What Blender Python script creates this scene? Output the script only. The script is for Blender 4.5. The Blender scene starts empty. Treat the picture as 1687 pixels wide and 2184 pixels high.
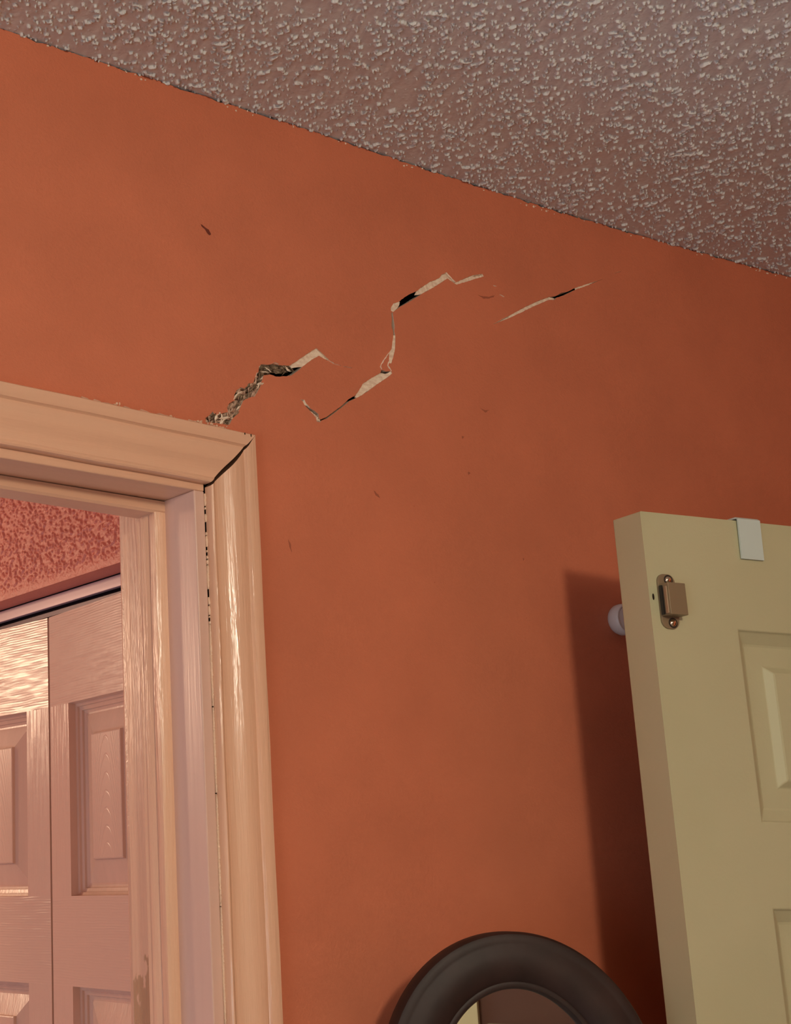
import bpy, bmesh, math, random
import numpy as np
from mathutils import Matrix, Vector
from mathutils.geometry import delaunay_2d_cdt

# ------------------------------------------------------------------ camera, world, lights, exposure
SC = bpy.context.scene
COL = SC.collection
SC.view_settings.view_transform = 'Standard'
SC.view_settings.look = 'None'
SC.view_settings.gamma = 1.0
SC.view_settings.use_curve_mapping = False
SC.view_settings.exposure = 0.13

cam_d = bpy.data.cameras.new('camera')
cam_d.sensor_width = 36.0
cam_d.sensor_fit = 'AUTO'
cam_d.lens = 3314.25 / 2184 * 36.0
cam_d.shift_x = 998.3 / 2184          # the photograph is the right-hand crop of a wide frame
cam_d.clip_start = 0.02
cam_o = bpy.data.objects.new('camera', cam_d)
COL.objects.link(cam_o)
cam_o.matrix_world = Matrix(((0.87934784, -0.12583702, -0.45925201, 0.0),
                             (-0.4761228, -0.21740653, -0.85208068, -1.05),
                             (0.00737891, 0.96793566, -0.25108984, 1.68),
                             (0, 0, 0, 1)))
SC.camera = cam_o

w = bpy.data.worlds.new('world'); SC.world = w; w.use_nodes = True
w.node_tree.nodes['Background'].inputs[0].default_value = (0.9, 0.85, 0.8, 1)
w.node_tree.nodes['Background'].inputs[1].default_value = 0.02

def point_light(name, loc, power, color, radius):
    d = bpy.data.lights.new(name, 'POINT'); d.energy = power; d.color = color; d.shadow_soft_size = radius
    o = bpy.data.objects.new(name, d); o.location = loc; COL.objects.link(o); return o
def area_light(name, loc, direction, size, power, color):
    d = bpy.data.lights.new(name, 'AREA'); d.shape = 'RECTANGLE'; d.size = size[0]; d.size_y = size[1]
    d.energy = power; d.color = color
    o = bpy.data.objects.new(name, d); o.location = loc
    o.rotation_euler = Vector(direction).to_track_quat('-Z', 'Y').to_euler(); COL.objects.link(o); return o

point_light('bedroom_lamp', (0.18, -1.80, 2.255), 44, (1.0, 0.86, 0.66), 0.085)
point_light('hall_lamp', (-0.10, 1.80, 2.19), 24, (1.0, 0.68, 0.44), 0.09)
area_light('cool_room_fill', (-1.74, -1.5, 1.35), (1, 0.1, 0.22), (1.1, 1.2), 19, (0.74, 0.90, 1.0))  # added cool fill from the left, tints jamb and ceiling
area_light('cool_hall_fill', (-0.75, 1.0, 0.55), (1, -0.15, 0.45), (1.2, 0.9), 9, (0.62, 0.76, 1.0))  # added low cool fill, no source modelled in the hall

# ------------------------------------------------------------------ helpers
def tag(o, label, cat, kind=None, group=None):
    o['label'] = label; o['category'] = cat
    if kind: o['kind'] = kind
    if group: o['group'] = group
    return o
def link(name, me, mats, parent=None):
    if not isinstance(mats, (list, tuple)): mats = [mats]
    for m in mats: me.materials.append(m)
    me.name = name
    o = bpy.data.objects.new(name, me); COL.objects.link(o)
    if parent: o.parent = parent
    return o
def build(name, bm, mats, parent=None, smooth=False, bevel=0.0, normals=True):
    if normals: bmesh.ops.recalc_face_normals(bm, faces=bm.faces)
    me = bpy.data.meshes.new(name); bm.to_mesh(me); bm.free()
    if smooth:
        for p in me.polygons: p.use_smooth = True
    o = link(name, me, mats, parent)
    if smooth:
        try: me.set_sharp_from_angle(angle=math.radians(38))
        except Exception: pass
    if bevel:
        b = o.modifiers.new('bevel', 'BEVEL'); b.width = bevel; b.segments = 2; b.limit_method = 'ANGLE'
    return o
def empty(name, loc=(0, 0, 0), rotz=0.0):
    o = bpy.data.objects.new(name, None); COL.objects.link(o); o.location = loc
    o.rotation_euler = (0, 0, rotz); o.empty_display_size = 0.1; return o
def box(bm, a, b, mi=0):
    vs = [bm.verts.new((x, y, z)) for x in (a[0], b[0]) for y in (a[1], b[1]) for z in (a[2], b[2])]
    for f in ((0, 1, 3, 2), (4, 6, 7, 5), (0, 4, 5, 1), (2, 3, 7, 6), (0, 2, 6, 4), (1, 5, 7, 3)):
        bm.faces.new([vs[i] for i in f]).material_index = mi
def loft(bm, rings, closed=True, caps=True, mi=0, loop=False):
    V = [[bm.verts.new(p) for p in r] for r in rings]
    n = len(V[0]); R = len(V)
    for i in range(R if loop else R - 1):
        j = (i + 1) % R
        for k in range(n if closed else n - 1):
            l = (k + 1) % n
            bm.faces.new((V[i][k], V[i][l], V[j][l], V[j][k])).material_index = mi
    if caps and not loop:
        bm.faces.new(V[0][::-1]).material_index = mi; bm.faces.new(V[-1]).material_index = mi
    return V
def prism(bm, poly, y0, y1, mi=0, fn=None):
    fn = fn or (lambda x, y, z: (x, y, z))
    a = [bm.verts.new(fn(x, y0, z)) for x, z in poly]; b = [bm.verts.new(fn(x, y1, z)) for x, z in poly]
    bm.faces.new(a).material_index = mi; bm.faces.new(b[::-1]).material_index = mi
    n = len(poly)
    for i in range(n):
        j = (i + 1) % n
        bm.faces.new((a[i], b[i], b[j], a[j])).material_index = mi

# ------------------------------------------------------------------ materials
def srgb(r, g, b):
    f = lambda c: (c / 255 / 12.92) if c <= 10.31 else ((c / 255 + 0.055) / 1.055) ** 2.4
    return (f(r), f(g), f(b), 1)
class Mat:
    def __init__(s, name, color, rough=0.5, metal=0.0, spec=0.5):
        s.m = bpy.data.materials.new(name); s.m.use_nodes = True
        s.nt = s.m.node_tree; s.N = s.nt.nodes; s.L = s.nt.links
        s.b = s.N['Principled BSDF']
        s.b.inputs['Base Color'].default_value = color if len(color) == 4 else (*color, 1)
        s.b.inputs['Roughness'].default_value = rough; s.b.inputs['Metallic'].default_value = metal
        s.b.inputs['Specular IOR Level'].default_value = spec
        s.tc = s.N.new('ShaderNodeTexCoord'); s.h = None
    def noise(s, scale, stretch=(1, 1, 1), detail=3, rough=0.55, dist=0.0):
        mp = s.N.new('ShaderNodeMapping'); mp.inputs['Scale'].default_value = stretch
        s.L.new(s.tc.outputs['Object'], mp.inputs[0])
        n = s.N.new('ShaderNodeTexNoise'); n.inputs['Scale'].default_value = scale
        n.inputs['Detail'].default_value = detail; n.inputs['Roughness'].default_value = rough
        n.inputs['Distortion'].default_value = dist
        s.L.new(mp.outputs[0], n.inputs['Vector']); return n.outputs['Fac']
    def ramp(s, fac, stops):
        r = s.N.new('ShaderNodeValToRGB'); e = r.color_ramp.elements
        while len(e) < len(stops): e.new(0.5)
        for el, (p, c) in zip(e, stops):
            el.position = p; el.color = c if len(c) == 4 else (*c, 1)
        s.L.new(fac, r.inputs[0]); return r.outputs['Color']
    def math(s, op, a, b=None):
        n = s.N.new('ShaderNodeMath'); n.operation = op
        for i, v in enumerate((a, b)):
            if v is None: continue
            if isinstance(v, (int, float)): n.inputs[i].default_value = v
            else: s.L.new(v, n.inputs[i])
        return n.outputs[0]
    def bump(s, h, dist, strength=1.0):
        n = s.N.new('ShaderNodeBump'); n.inputs['Strength'].default_value = strength
        n.inputs['Distance'].default_value = dist
        s.L.new(h, n.inputs['Height'])
        if s.h: s.L.new(s.h, n.inputs['Normal'])
        s.h = n.outputs[0]; s.L.new(s.h, s.b.inputs['Normal']); return s
    def color(s, out): s.L.new(out, s.b.inputs['Base Color']); return s
    def vary(s, scale, c1, c2, stretch=(1, 1, 1), lo=0.35, hi=0.65):
        return s.color(s.ramp(s.noise(scale, stretch), [(lo, c1), (hi, c2)]))

ORANGE = (0.60, 0.185, 0.097)
def orange_paint(name, base=ORANGE, rough=0.62, spec=0.30):
    m = Mat(name, base, rough, spec=spec)
    a = tuple(c * 0.95 for c in base); b = tuple(min(1, c * 1.05) for c in base)
    m.vary(9, (*a, 1), (*b, 1))
    m.bump(m.noise(330, detail=3), 0.0007, 0.6); m.bump(m.noise(1100, detail=2), 0.0004, 0.6); return m.m
M_WALL = orange_paint('orange_wall_paint')
M_HALL = orange_paint('salmon_hall_paint', (0.72, 0.22, 0.14), 0.36, 0.5)
m = Mat('gypsum', (0.66, 0.50, 0.38), 0.9, spec=0.1); m.bump(m.noise(500), 0.0008, 0.6); M_GYP = m.m
m = Mat('torn_paper', (0.74, 0.62, 0.46), 0.9, spec=0.1); m.vary(120, (0.74, 0.56, 0.42, 1), (0.90, 0.77, 0.61, 1), (1, 1, 2.5)); m.bump(m.noise(600), 0.0008, 0.6); M_PAPER = m.m
m = Mat('brown_core', (0.16, 0.10, 0.06), 0.95, spec=0.1)
m.vary(230, (0.07, 0.04, 0.022, 1), (0.33, 0.24, 0.16, 1)); m.bump(m.noise(500), 0.002, 0.8); M_CORE = m.m
m = Mat('plaster_rubble', (0.45, 0.34, 0.24), 0.95, spec=0.1)
m.vary(260, (0.30, 0.16, 0.10, 1), (0.72, 0.50, 0.37, 1)); m.bump(m.noise(700), 0.0015, 0.8); M_RUB = m.m
M_MARK = Mat('scuff_mark', (0.16, 0.03, 0.015), 0.8).m
M_BROWN = Mat('brown_wall_paint', (0.085, 0.034, 0.022), 0.7).m
M_PEEL = Mat('worn_through_paint', (0.50, 0.31, 0.20), 0.7).m
M_STRIKE = Mat('catch_steel', (0.42, 0.33, 0.22), 0.35, metal=0.6).m
M_MARK2 = Mat('faint_scuff', (0.36, 0.10, 0.05), 0.8).m
M_DARK = Mat('painted_hollow_dark', (0.02, 0.012, 0.008), 0.9, spec=0.1).m  # near-black colour that paints in the shade of hollows

m = Mat('ceiling_texture', (0.70, 0.705, 0.69), 0.85, spec=0.2)
m.bump(m.noise(420, detail=3), 0.0005, 0.6); M_CEIL = m.m
m = Mat('flat_ceiling', (0.70, 0.705, 0.69), 0.85, spec=0.2)
m.bump(m.ramp(m.noise(120, detail=2), [(0.56, (0, 0, 0)), (0.66, (1, 1, 1))]), 0.002, 1.0); M_CEIL2 = m.m

TRIM = (0.77, 0.465, 0.31)
def wood_paint(name, base, axis, dist=0.0006, rough=0.28, k=1.0):
    st = {'x': (0.05, 1, 1), 'y': (1, 0.05, 1), 'z': (1, 1, 0.05)}[axis]
    m = Mat(name, base, rough, spec=0.5)
    m.vary(30, tuple(c * 0.94 for c in base) + (1,), tuple(c * 1.04 for c in base) + (1,), st)
    m.bump(m.noise(330 * k, st, detail=3, dist=0.4), dist, 0.8)
    m.bump(m.noise(60, st, detail=2), dist * 1.5, 0.5); return m.m
M_TRIMX = wood_paint('cream_trim_paint', TRIM, 'x', 0.00035)
M_TRIMZ = wood_paint('cream_upright_paint', TRIM, 'z', 0.0008, 0.2)
M_JAMB = wood_paint('worn_jamb_paint', TRIM, 'z', 0.0010, 0.24)
M_WORN = wood_paint('worn_edge_paint', TRIM, 'z', 0.0012, 0.3)
def wear(mat):
    """bare patches rubbed through the paint, low on the edge"""
    nt = mat.node_tree; N = nt.nodes; L = nt.links; b = N['Principled BSDF']
    src = b.inputs['Base Color'].links[0].from_socket
    tc = N.new('ShaderNodeTexCoord'); sp = N.new('ShaderNodeSeparateXYZ'); L.new(tc.outputs['Object'], sp.inputs[0])
    mp = N.new('ShaderNodeMapping'); mp.inputs['Scale'].default_value = (1, 1, 0.4); L.new(tc.outputs['Object'], mp.inputs[0])
    n = N.new('ShaderNodeTexNoise'); n.inputs['Scale'].default_value = 75; n.inputs['Detail'].default_value = 4; L.new(mp.outputs[0], n.inputs['Vector'])
    mr = N.new('ShaderNodeMapRange'); mr.inputs[1].default_value = 1.675; mr.inputs[2].default_value = 1.60; mr.inputs[3].default_value = -0.35; mr.inputs[4].default_value = 0.12
    L.new(sp.outputs['Z'], mr.inputs[0])
    ad = N.new('ShaderNodeMath'); ad.operation = 'ADD'; L.new(n.outputs['Fac'], ad.inputs[0]); L.new(mr.outputs[0], ad.inputs[1])
    r = N.new('ShaderNodeValToRGB'); r.color_ramp.elements[0].position = 0.5; r.color_ramp.elements[1].position = 0.54; L.new(ad.outputs[0], r.inputs[0])
    mx = N.new('ShaderNodeMixRGB'); L.new(r.outputs[0], mx.inputs[0]); L.new(src, mx.inputs[1]); mx.inputs[2].default_value = (0.50, 0.29, 0.17, 1)
    L.new(mx.outputs[0], b.inputs['Base Color'])
wear(M_WORN)
M_FLAT = wood_paint('smooth_jamb_paint', (0.70, 0.46, 0.37), 'z', 0.0002, 0.3)
M_MITRE_SHADE = Mat('shaded_mitre_wood', (0.10, 0.045, 0.025), 0.8, spec=0.1).m  # cut wood ends, colour darkened to put shade into the open mitre
M_CAULK = Mat('cracked_caulk', (0.74, 0.52, 0.37), 0.5).m
LEAF = (0.72, 0.46, 0.335)
def embossed(name, axis, seed):
    """moulded wood grain: wavy ridges running along the axis"""
    m = Mat(name, LEAF, 0.24, spec=0.42)
    sep = m.N.new('ShaderNodeSeparateXYZ'); m.L.new(m.tc.outputs['Object'], sep.inputs[0])
    across = sep.outputs['Z'] if axis == 'y' else sep.outputs['Y']
    st = (1, 2.2, 7) if axis == 'y' else (1, 7, 1.5)
    wob = m.noise(6 + seed, st, detail=2)
    v = m.math('ADD', m.math('MULTIPLY', across, 2100.0 if axis == 'y' else 1900.0), m.math('MULTIPLY', wob, 11.0))
    s = m.math('MULTIPLY', m.math('ADD', m.math('SINE', v), 1.0), 0.5)
    st2 = (1, 3, 30) if axis == 'y' else (1, 30, 2)
    amp = m.ramp(m.noise(8, st2, detail=1), [(0.35, (0.1, 0.1, 0.1)), (0.65, (1, 1, 1))])
    m.bump(m.math('MULTIPLY', s, amp), 0.00022, 0.7)
    m.bump(m.noise(300, (1, 0.3, 0.3)), 0.0003, 0.5)
    return m.m
M_RAIL = embossed('embossed_rail_paint', 'y', 0)
M_STILE = embossed('embossed_stile_paint', 'z', 1)
def cathedral():
    m = Mat('arched_grain_paint', LEAF, 0.28, spec=0.5)
    sep = m.N.new('ShaderNodeSeparateXYZ'); m.L.new(m.tc.outputs['Object'], sep.inputs[0])
    y2 = m.math('MULTIPLY', sep.outputs['Y'], sep.outputs['Y'])
    v = m.math('ADD', m.math('MULTIPLY', sep.outputs['Z'], 330.0), m.math('MULTIPLY', y2, 42000.0))
    v = m.math('ADD', v, m.math('MULTIPLY', m.noise(25, (1, 1, 0.3)), 5.0))
    s = m.ramp(m.math('MULTIPLY', m.math('ADD', m.math('SINE', v), 1.0), 0.5), [(0.0, (0, 0, 0)), (0.07, (1, 1, 1))])
    m.bump(s, 0.00025, 0.7); return m.m
M_FIELD = cathedral()
M_MOULD = wood_paint('panel_moulding_paint', LEAF, 'z', 0.0002, 0.24)
m = Mat('cream_door_paint', (0.63, 0.60, 0.38), 0.45, spec=0.35); m.bump(m.noise(350, detail=3), 0.00025, 0.5)
m.vary(5, (0.485, 0.465, 0.285, 1), (0.52, 0.495, 0.31, 1)); M_DOOR = m.m
M_TRACK = Mat('lavender_grey_track', (0.46, 0.33, 0.35), 0.32, metal=0.2).m
M_TRACKD = Mat('dark_track_slot', (0.06, 0.04, 0.05), 0.25, metal=0.7).m
M_HINGE = Mat('bifold_seam', (0.33, 0.10, 0.05), 0.5).m
M_BRONZE = Mat('bronze_catch', (0.26, 0.20, 0.12), 0.45, metal=0.25).m
M_SCREW = Mat('shiny_screw', (0.75, 0.66, 0.5), 0.16, metal=1.0).m
M_MAG = Mat('black_magnet', (0.02, 0.018, 0.015), 0.5).m
M_WHITE = Mat('white_metal', (0.56, 0.66, 0.62), 0.45).m
M_PLAS = Mat('grey_white_plastic', (0.70, 0.72, 0.74), 0.4).m
m = Mat('espresso_wood', (0.036, 0.018, 0.015), 0.52, spec=0.3); m.bump(m.noise(90, (1, 1, 0.3)), 0.0004, 0.4)
m.vary(30, (0.022, 0.012, 0.010, 1), (0.036, 0.019, 0.016, 1)); M_ESP = m.m
M_MIRROR = Mat('mirror_silver', (0.86, 0.86, 0.84), 0.01, metal=1.0).m
M_FLOOR = Mat('brown_carpet', (0.38, 0.34, 0.29), 0.9, spec=0.1); M_FLOOR.bump(M_FLOOR.noise(400), 0.003, 0.8); M_FLOOR = M_FLOOR.m
M_GLASS = Mat('fill_window_glass', (0.6, 0.66, 0.72), 0.1).m

# crack outlines on the wall plane, (x, z) in metres
HOLES={'A':[(0.8485, 2.1133), (0.8534, 2.1168), (0.8567, 2.1206), (0.8597, 2.1178), (0.8653, 2.12), (0.8742, 2.1228), (0.8736, 2.1273), (0.8762, 2.1315), (0.8829, 2.1355), (0.8823, 2.1407), (0.8858, 2.146), (0.8909, 2.1495), (0.8949, 2.1489), (0.9, 2.1538), (0.9059, 2.1568), (0.9088, 2.1641), (0.9127, 2.1689), (0.9135, 2.1742), (0.9161, 2.1763), (0.9227, 2.1771), (0.9312, 2.1794), (0.9412, 2.1797), (0.9506, 2.1814), (0.9586, 2.1867), (0.9675, 2.1932), (0.9847, 2.205), (0.9897, 2.2024), (0.9947, 2.1995), (1.0002, 2.1963), (0.9978, 2.1949), (0.9919, 2.1966), (0.9876, 2.1978), (0.9777, 2.1915), (0.9668, 2.1833), (0.9596, 2.1772), (0.9516, 2.1714), (0.9439, 2.1695), (0.9338, 2.1674), (0.9255, 2.1681), (0.9184, 2.1658), (0.915, 2.1584), (0.9131, 2.1533), (0.9068, 2.1435), (0.8993, 2.1409), (0.8926, 2.1368), (0.8881, 2.1284), (0.8837, 2.1217), (0.8787, 2.1169), (0.8752, 2.1111), (0.8617, 2.1102), (0.8483, 2.1094)],
'B1':[(0.9614, 2.1493), (0.9654, 2.1495), (0.9677, 2.1469), (0.9726, 2.1433), (0.9784, 2.1411), (0.9828, 2.1387), (0.9832, 2.1351), (0.9847, 2.1338), (0.9926, 2.1373), (1.0027, 2.1447), (1.0128, 2.1519), (1.0223, 2.1602), (1.0315, 2.1657), (1.0365, 2.1717), (1.0419, 2.1793), (1.0529, 2.1866), (1.0659, 2.1943), (1.0675, 2.198), (1.0729, 2.1972), (1.0803, 2.1989), (1.0816, 2.1965), (1.0761, 2.1921), (1.0616, 2.1824), (1.0462, 2.1713), (1.0346, 2.1642), (1.023, 2.1582), (1.0136, 2.1509), (1.0035, 2.1435), (0.9925, 2.1356), (0.9854, 2.1327), (0.9844, 2.1307), (0.9802, 2.1309), (0.9791, 2.1351), (0.974, 2.1391), (0.9704, 2.1419), (0.9659, 2.1453), (0.9641, 2.1485)],
'B2':[(1.0793, 2.2179), (1.083, 2.2222), (1.0848, 2.2298), (1.0865, 2.2359), (1.0867, 2.2418), (1.0853, 2.2474), (1.0862, 2.2534), (1.0862, 2.2608), (1.0881, 2.262), (1.0886, 2.2554), (1.0895, 2.2482), (1.0885, 2.2422), (1.0895, 2.2365), (1.088, 2.2246), (1.0851, 2.2153), (1.0812, 2.2067), (1.0779, 2.2068), (1.0787, 2.2113)],
'C':[(1.0859, 2.2657), (1.0898, 2.2714), (1.0979, 2.2752), (1.1065, 2.2819), (1.1137, 2.2865), (1.1245, 2.2923), (1.1295, 2.2963), (1.1418, 2.3049), (1.1566, 2.3125), (1.1614, 2.3181), (1.1667, 2.32), (1.1711, 2.3169), (1.1789, 2.3122), (1.1928, 2.3197), (1.2054, 2.3259), (1.218, 2.3302), (1.2216, 2.328), (1.2099, 2.3233), (1.1998, 2.3186), (1.181, 2.3105), (1.1753, 2.3124), (1.1685, 2.3147), (1.1571, 2.3068), (1.1447, 2.2988), (1.1312, 2.2906), (1.1129, 2.2782), (1.0973, 2.2687), (1.0889, 2.2624), (1.0861, 2.2629)],
'D':[(1.2312, 2.2769), (1.2412, 2.2836), (1.2549, 2.2911), (1.2696, 2.2996), (1.2817, 2.3066), (1.2925, 2.3121), (1.306, 2.319), (1.3196, 2.3252), (1.3298, 2.328), (1.3402, 2.3342), (1.3497, 2.3373), (1.3639, 2.3449), (1.3837, 2.3537), (1.4037, 2.3617), (1.3848, 2.3521), (1.365, 2.3433), (1.3508, 2.3358), (1.341, 2.3307), (1.3314, 2.3268), (1.327, 2.3231), (1.3191, 2.3217), (1.3055, 2.3151), (1.292, 2.3082), (1.2731, 2.2979), (1.2598, 2.291), (1.2467, 2.2843), (1.2416, 2.2822)]}
PAPER={'A_sheet':[(0.9506, 2.1817), (0.9586, 2.1867), (0.9675, 2.1932), (0.9847, 2.2054), (0.9901, 2.2025), (1.0005, 2.1961), (0.9919, 2.1962), (0.9876, 2.1975), (0.9777, 2.1915), (0.9668, 2.1832), (0.9616, 2.182), (0.9539, 2.1795)],
'A_upper':[(0.9136, 2.1758), (0.9506, 2.1819), (0.9547, 2.1793), (0.9503, 2.1769), (0.9425, 2.1739), (0.9291, 2.1718), (0.9206, 2.1686), (0.9179, 2.1657), (0.9113, 2.1656), (0.9117, 2.1714)],
'A_low':[(0.9089, 2.1655), (0.9191, 2.1666), (0.9147, 2.1536), (0.9067, 2.1428), (0.8925, 2.1358), (0.8837, 2.121), (0.8751, 2.1104), (0.8483, 2.1087), (0.8477, 2.1139), (0.8567, 2.1212), (0.8734, 2.1226), (0.8747, 2.1315), (0.8821, 2.136), (0.8834, 2.1456), (0.8909, 2.1502), (0.906, 2.1575)],
'B_sheet':[(1.031, 2.1638), (1.0365, 2.1717), (1.0419, 2.1796), (1.053, 2.1869), (1.0659, 2.1946), (1.0736, 2.1951), (1.0809, 2.1992), (1.0819, 2.1963), (1.076, 2.1918), (1.0346, 2.1637)],
'B_tip':[(0.9615, 2.1496), (0.9678, 2.1476), (0.9696, 2.1445), (0.9652, 2.1454)],
'B_tip2':[(0.9704, 2.1416), (0.9757, 2.14), (0.9813, 2.1348), (0.9852, 2.1336), (0.9849, 2.1306), (0.9798, 2.1306), (0.9784, 2.135)],
'B2_s':[(1.079, 2.2182), (1.083, 2.2222), (1.0849, 2.2304), (1.0862, 2.2373), (1.09, 2.238), (1.0884, 2.2246), (1.0855, 2.2151), (1.0816, 2.2064), (1.0774, 2.2064)],
'C_l':[(1.0854, 2.2656), (1.0898, 2.2718), (1.098, 2.2756), (1.1002, 2.2757), (1.0959, 2.2681), (1.0889, 2.2621), (1.0856, 2.2625)],
'C_r':[(1.1212, 2.2871), (1.1245, 2.2926), (1.1419, 2.3053), (1.1609, 2.3184), (1.1668, 2.3203), (1.1716, 2.317), (1.1789, 2.3126), (1.2055, 2.3263), (1.2185, 2.3307), (1.2221, 2.3279), (1.1998, 2.3182), (1.181, 2.3101), (1.1748, 2.3121), (1.1685, 2.3143), (1.1447, 2.2984), (1.1312, 2.2904)],
'D_l':[(1.2306, 2.2764), (1.255, 2.2915), (1.2925, 2.3125), (1.3197, 2.3256), (1.3287, 2.3255), (1.3265, 2.3226), (1.3055, 2.3147), (1.273, 2.2975), (1.2415, 2.2818)],
'D_r':[(1.3629, 2.345), (1.3838, 2.3541), (1.4043, 2.3623), (1.3848, 2.3517), (1.3641, 2.3426)]}
CURLS={'L1':[(1.0793, 2.2179), (1.0721, 2.2093), (1.0674, 2.2035), (1.0661, 2.2003), (1.0677, 2.198)],
'L2':[(1.0775, 2.2081), (1.0762, 2.2036), (1.0792, 2.2001), (1.0801, 2.1985)],
'L3':[(0.9979, 2.1955), (1.0056, 2.193), (1.0143, 2.1925)],
'L4':[(1.0178, 2.1924), (1.0284, 2.1925)],
'L5':[(0.9614, 2.1493), (0.9653, 2.1493), (0.9677, 2.1462), (0.9717, 2.1432)],
'L6':[(0.9764, 2.1374), (0.9813, 2.1348), (0.9803, 2.1319), (0.9845, 2.131)],
'L7':[(1.1605, 2.317), (1.1668, 2.3205), (1.1712, 2.3174), (1.1789, 2.3126)],
'L8':[(1.2351, 2.3206), (1.2393, 2.3207)],
'L9':[(1.2427, 2.3122), (1.2494, 2.311)],
'L10':[(1.3863, 2.3532), (1.4022, 2.3612), (1.4094, 2.3639)],
'L11':[(1.4302, 2.3754), (1.4419, 2.3803)],
'L12':[(1.2299, 2.2767), (1.2417, 2.2834), (1.2548, 2.2904)],
'L13':[(0.9278, 2.1784), (0.9321, 2.1805), (0.9363, 2.1803)],
'L14':[(0.9087, 2.1627), (0.9106, 2.1671)],
'L15':[(1.2053, 2.3246), (1.2191, 2.3297), (1.2211, 2.3279)]}
MARKS={'m1':[(1.2103, 2.3052), (1.2175, 2.3052), (1.2274, 2.3065), (1.2363, 2.3102), (1.2335, 2.3072), (1.2259, 2.3043), (1.2185, 2.3028), (1.215, 2.304)],
'm2':[(0.8517, 2.3026), (0.8549, 2.3014), (0.8581, 2.2998), (0.8608, 2.299), (0.8633, 2.2948), (0.8616, 2.2935), (0.8584, 2.2956), (0.8559, 2.2988), (0.8527, 2.3004)],
'm3':[(1.0466, 2.073), (1.0517, 2.07), (1.0538, 2.0666), (1.0486, 2.0687)],
'm4':[(0.9373, 2.0122), (0.9403, 2.0082), (0.9409, 2.0004), (0.9385, 2.0058)],
'm5':[(1.1999, 2.1806), (1.2064, 2.1791), (1.2132, 2.1808), (1.2068, 2.1767)],
'm6':[(1.1705, 2.1463), (1.1737, 2.1458), (1.1709, 2.1434)],
'm7':[(1.1749, 2.1099), (1.1781, 2.1089), (1.1752, 2.1066)],
'm8':[(1.2422, 2.0299), (1.2441, 2.0291), (1.2425, 2.027)]}

# ------------------------------------------------------------------ the room shell
RX, LX, NY = 1.90, -1.80, -3.40      # right wall, left wall, wall behind the camera
SAG = [(-2, 2.4445), (0.635, 2.4421), (0.735, 2.4400), (0.842, 2.4388), (1.024, 2.4362), (1.212, 2.4329),
       (1.355, 2.4324), (1.516, 2.4343), (1.759, 2.4408), (2.2, 2.447)]
SX = np.array([a for a, b in SAG]); SZ = np.array([b for a, b in SAG])
def ceil_z(x): return float(np.interp(x, SX, SZ))

def field(ny, nx, step, sigma, seed, aniso=1.0):
    r = np.random.default_rng(seed); n = r.standard_normal((ny, nx))
    fy = np.fft.fftfreq(ny, step)[:, None]; fx = np.fft.fftfreq(nx, step)[None, :]
    g = np.exp(-2 * (np.pi ** 2) * sigma ** 2 * ((fx * aniso) ** 2 + fy ** 2))
    n = np.real(np.fft.ifft2(np.fft.fft2(n) * g)); return (n - n.mean()) / n.std()
def grid_mesh(name, P, mats, extra=None, parent=None):
    """P: (ny,nx,3) array; extra: list of quads of coordinates added to the same mesh"""
    ny, nx, _ = P.shape
    V = P.reshape(-1, 3)
    i = np.arange(ny * nx).reshape(ny, nx)
    Q = np.stack([i[:-1, :-1], i[:-1, 1:], i[1:, 1:], i[1:, :-1]], -1).reshape(-1, 4)
    nf = len(Q)
    if extra:
        ex = np.array(extra).reshape(-1, 3); b = len(V)
        V = np.vstack([V, ex]); Q = np.vstack([Q, b + np.arange(len(ex)).reshape(-1, 4)])
    me = bpy.data.meshes.new(name)
    me.vertices.add(len(V)); me.vertices.foreach_set('co', V.astype(np.float32).ravel())
    me.loops.add(Q.size); me.loops.foreach_set('vertex_index', Q.astype(np.int32).ravel())
    me.polygons.add(len(Q)); me.polygons.foreach_set('loop_start', (np.arange(len(Q)) * 4).astype(np.int32))
    try: me.polygons.foreach_set('loop_total', np.full(len(Q), 4, np.int32))
    except Exception: pass
    me.polygons.foreach_set('use_smooth', np.ones(len(Q), bool))
    mi = np.zeros(len(Q), np.int32); mi[nf:] = 1
    me.update(calc_edges=True)
    o = link(name, me, mats, parent)
    me.polygons.foreach_set('material_index', mi); me.update()
    return o
def smooth(t): t = np.clip(t, 0, 1); return t * t * (3 - 2 * t)

# ceiling: fine stamped texture over the corner above the cracked wall, plain beyond
step = 0.00065
xs = np.arange(0.55, 1.84, step); ys = np.arange(-0.46, 0.0001, step)
n1 = field(len(ys), len(xs), step, 0.00078, 3); n2 = field(len(ys), len(xs), step, 0.0014, 4); n3 = field(len(ys), len(xs), step, 0.014, 5)
h = smooth((n1 * 0.75 + n2 * 0.7 + n3 * 0.2 - 0.98) / 0.55) * 0.0019 * (1 + 0.2 * n2)
h = np.clip(h, 0, 0.005) + 0.00006 * field(len(ys), len(xs), step, 0.0016, 6)
ed = np.minimum.reduce([(xs[None, :] - xs[0]) / 0.03 + 0 * ys[:, None], (xs[-1] - xs[None, :]) / 0.03 + 0 * ys[:, None], (ys[:, None] - ys[0]) / 0.03 + 0 * xs[None, :]])
h *= np.clip(ed, 0, 1)
XX, YY = np.meshgrid(xs, ys); ZZ = np.interp(XX, SX, SZ) - h
x0, x1, y0, y1 = xs[0], xs[-1], ys[0], ys[-1]
ext = []
cuts = [LX] + [x for x in (0.0,) ] + [x0]
for a, b in zip(cuts[:-1], cuts[1:]): ext.append([(a, NY, ceil_z(a)), (b, NY, ceil_z(b)), (b, 0.11, ceil_z(b)), (a, 0.11, ceil_z(a))])
cx = [x0] + [x for x in SX if x0 < x < x1] + [x1]
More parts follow.
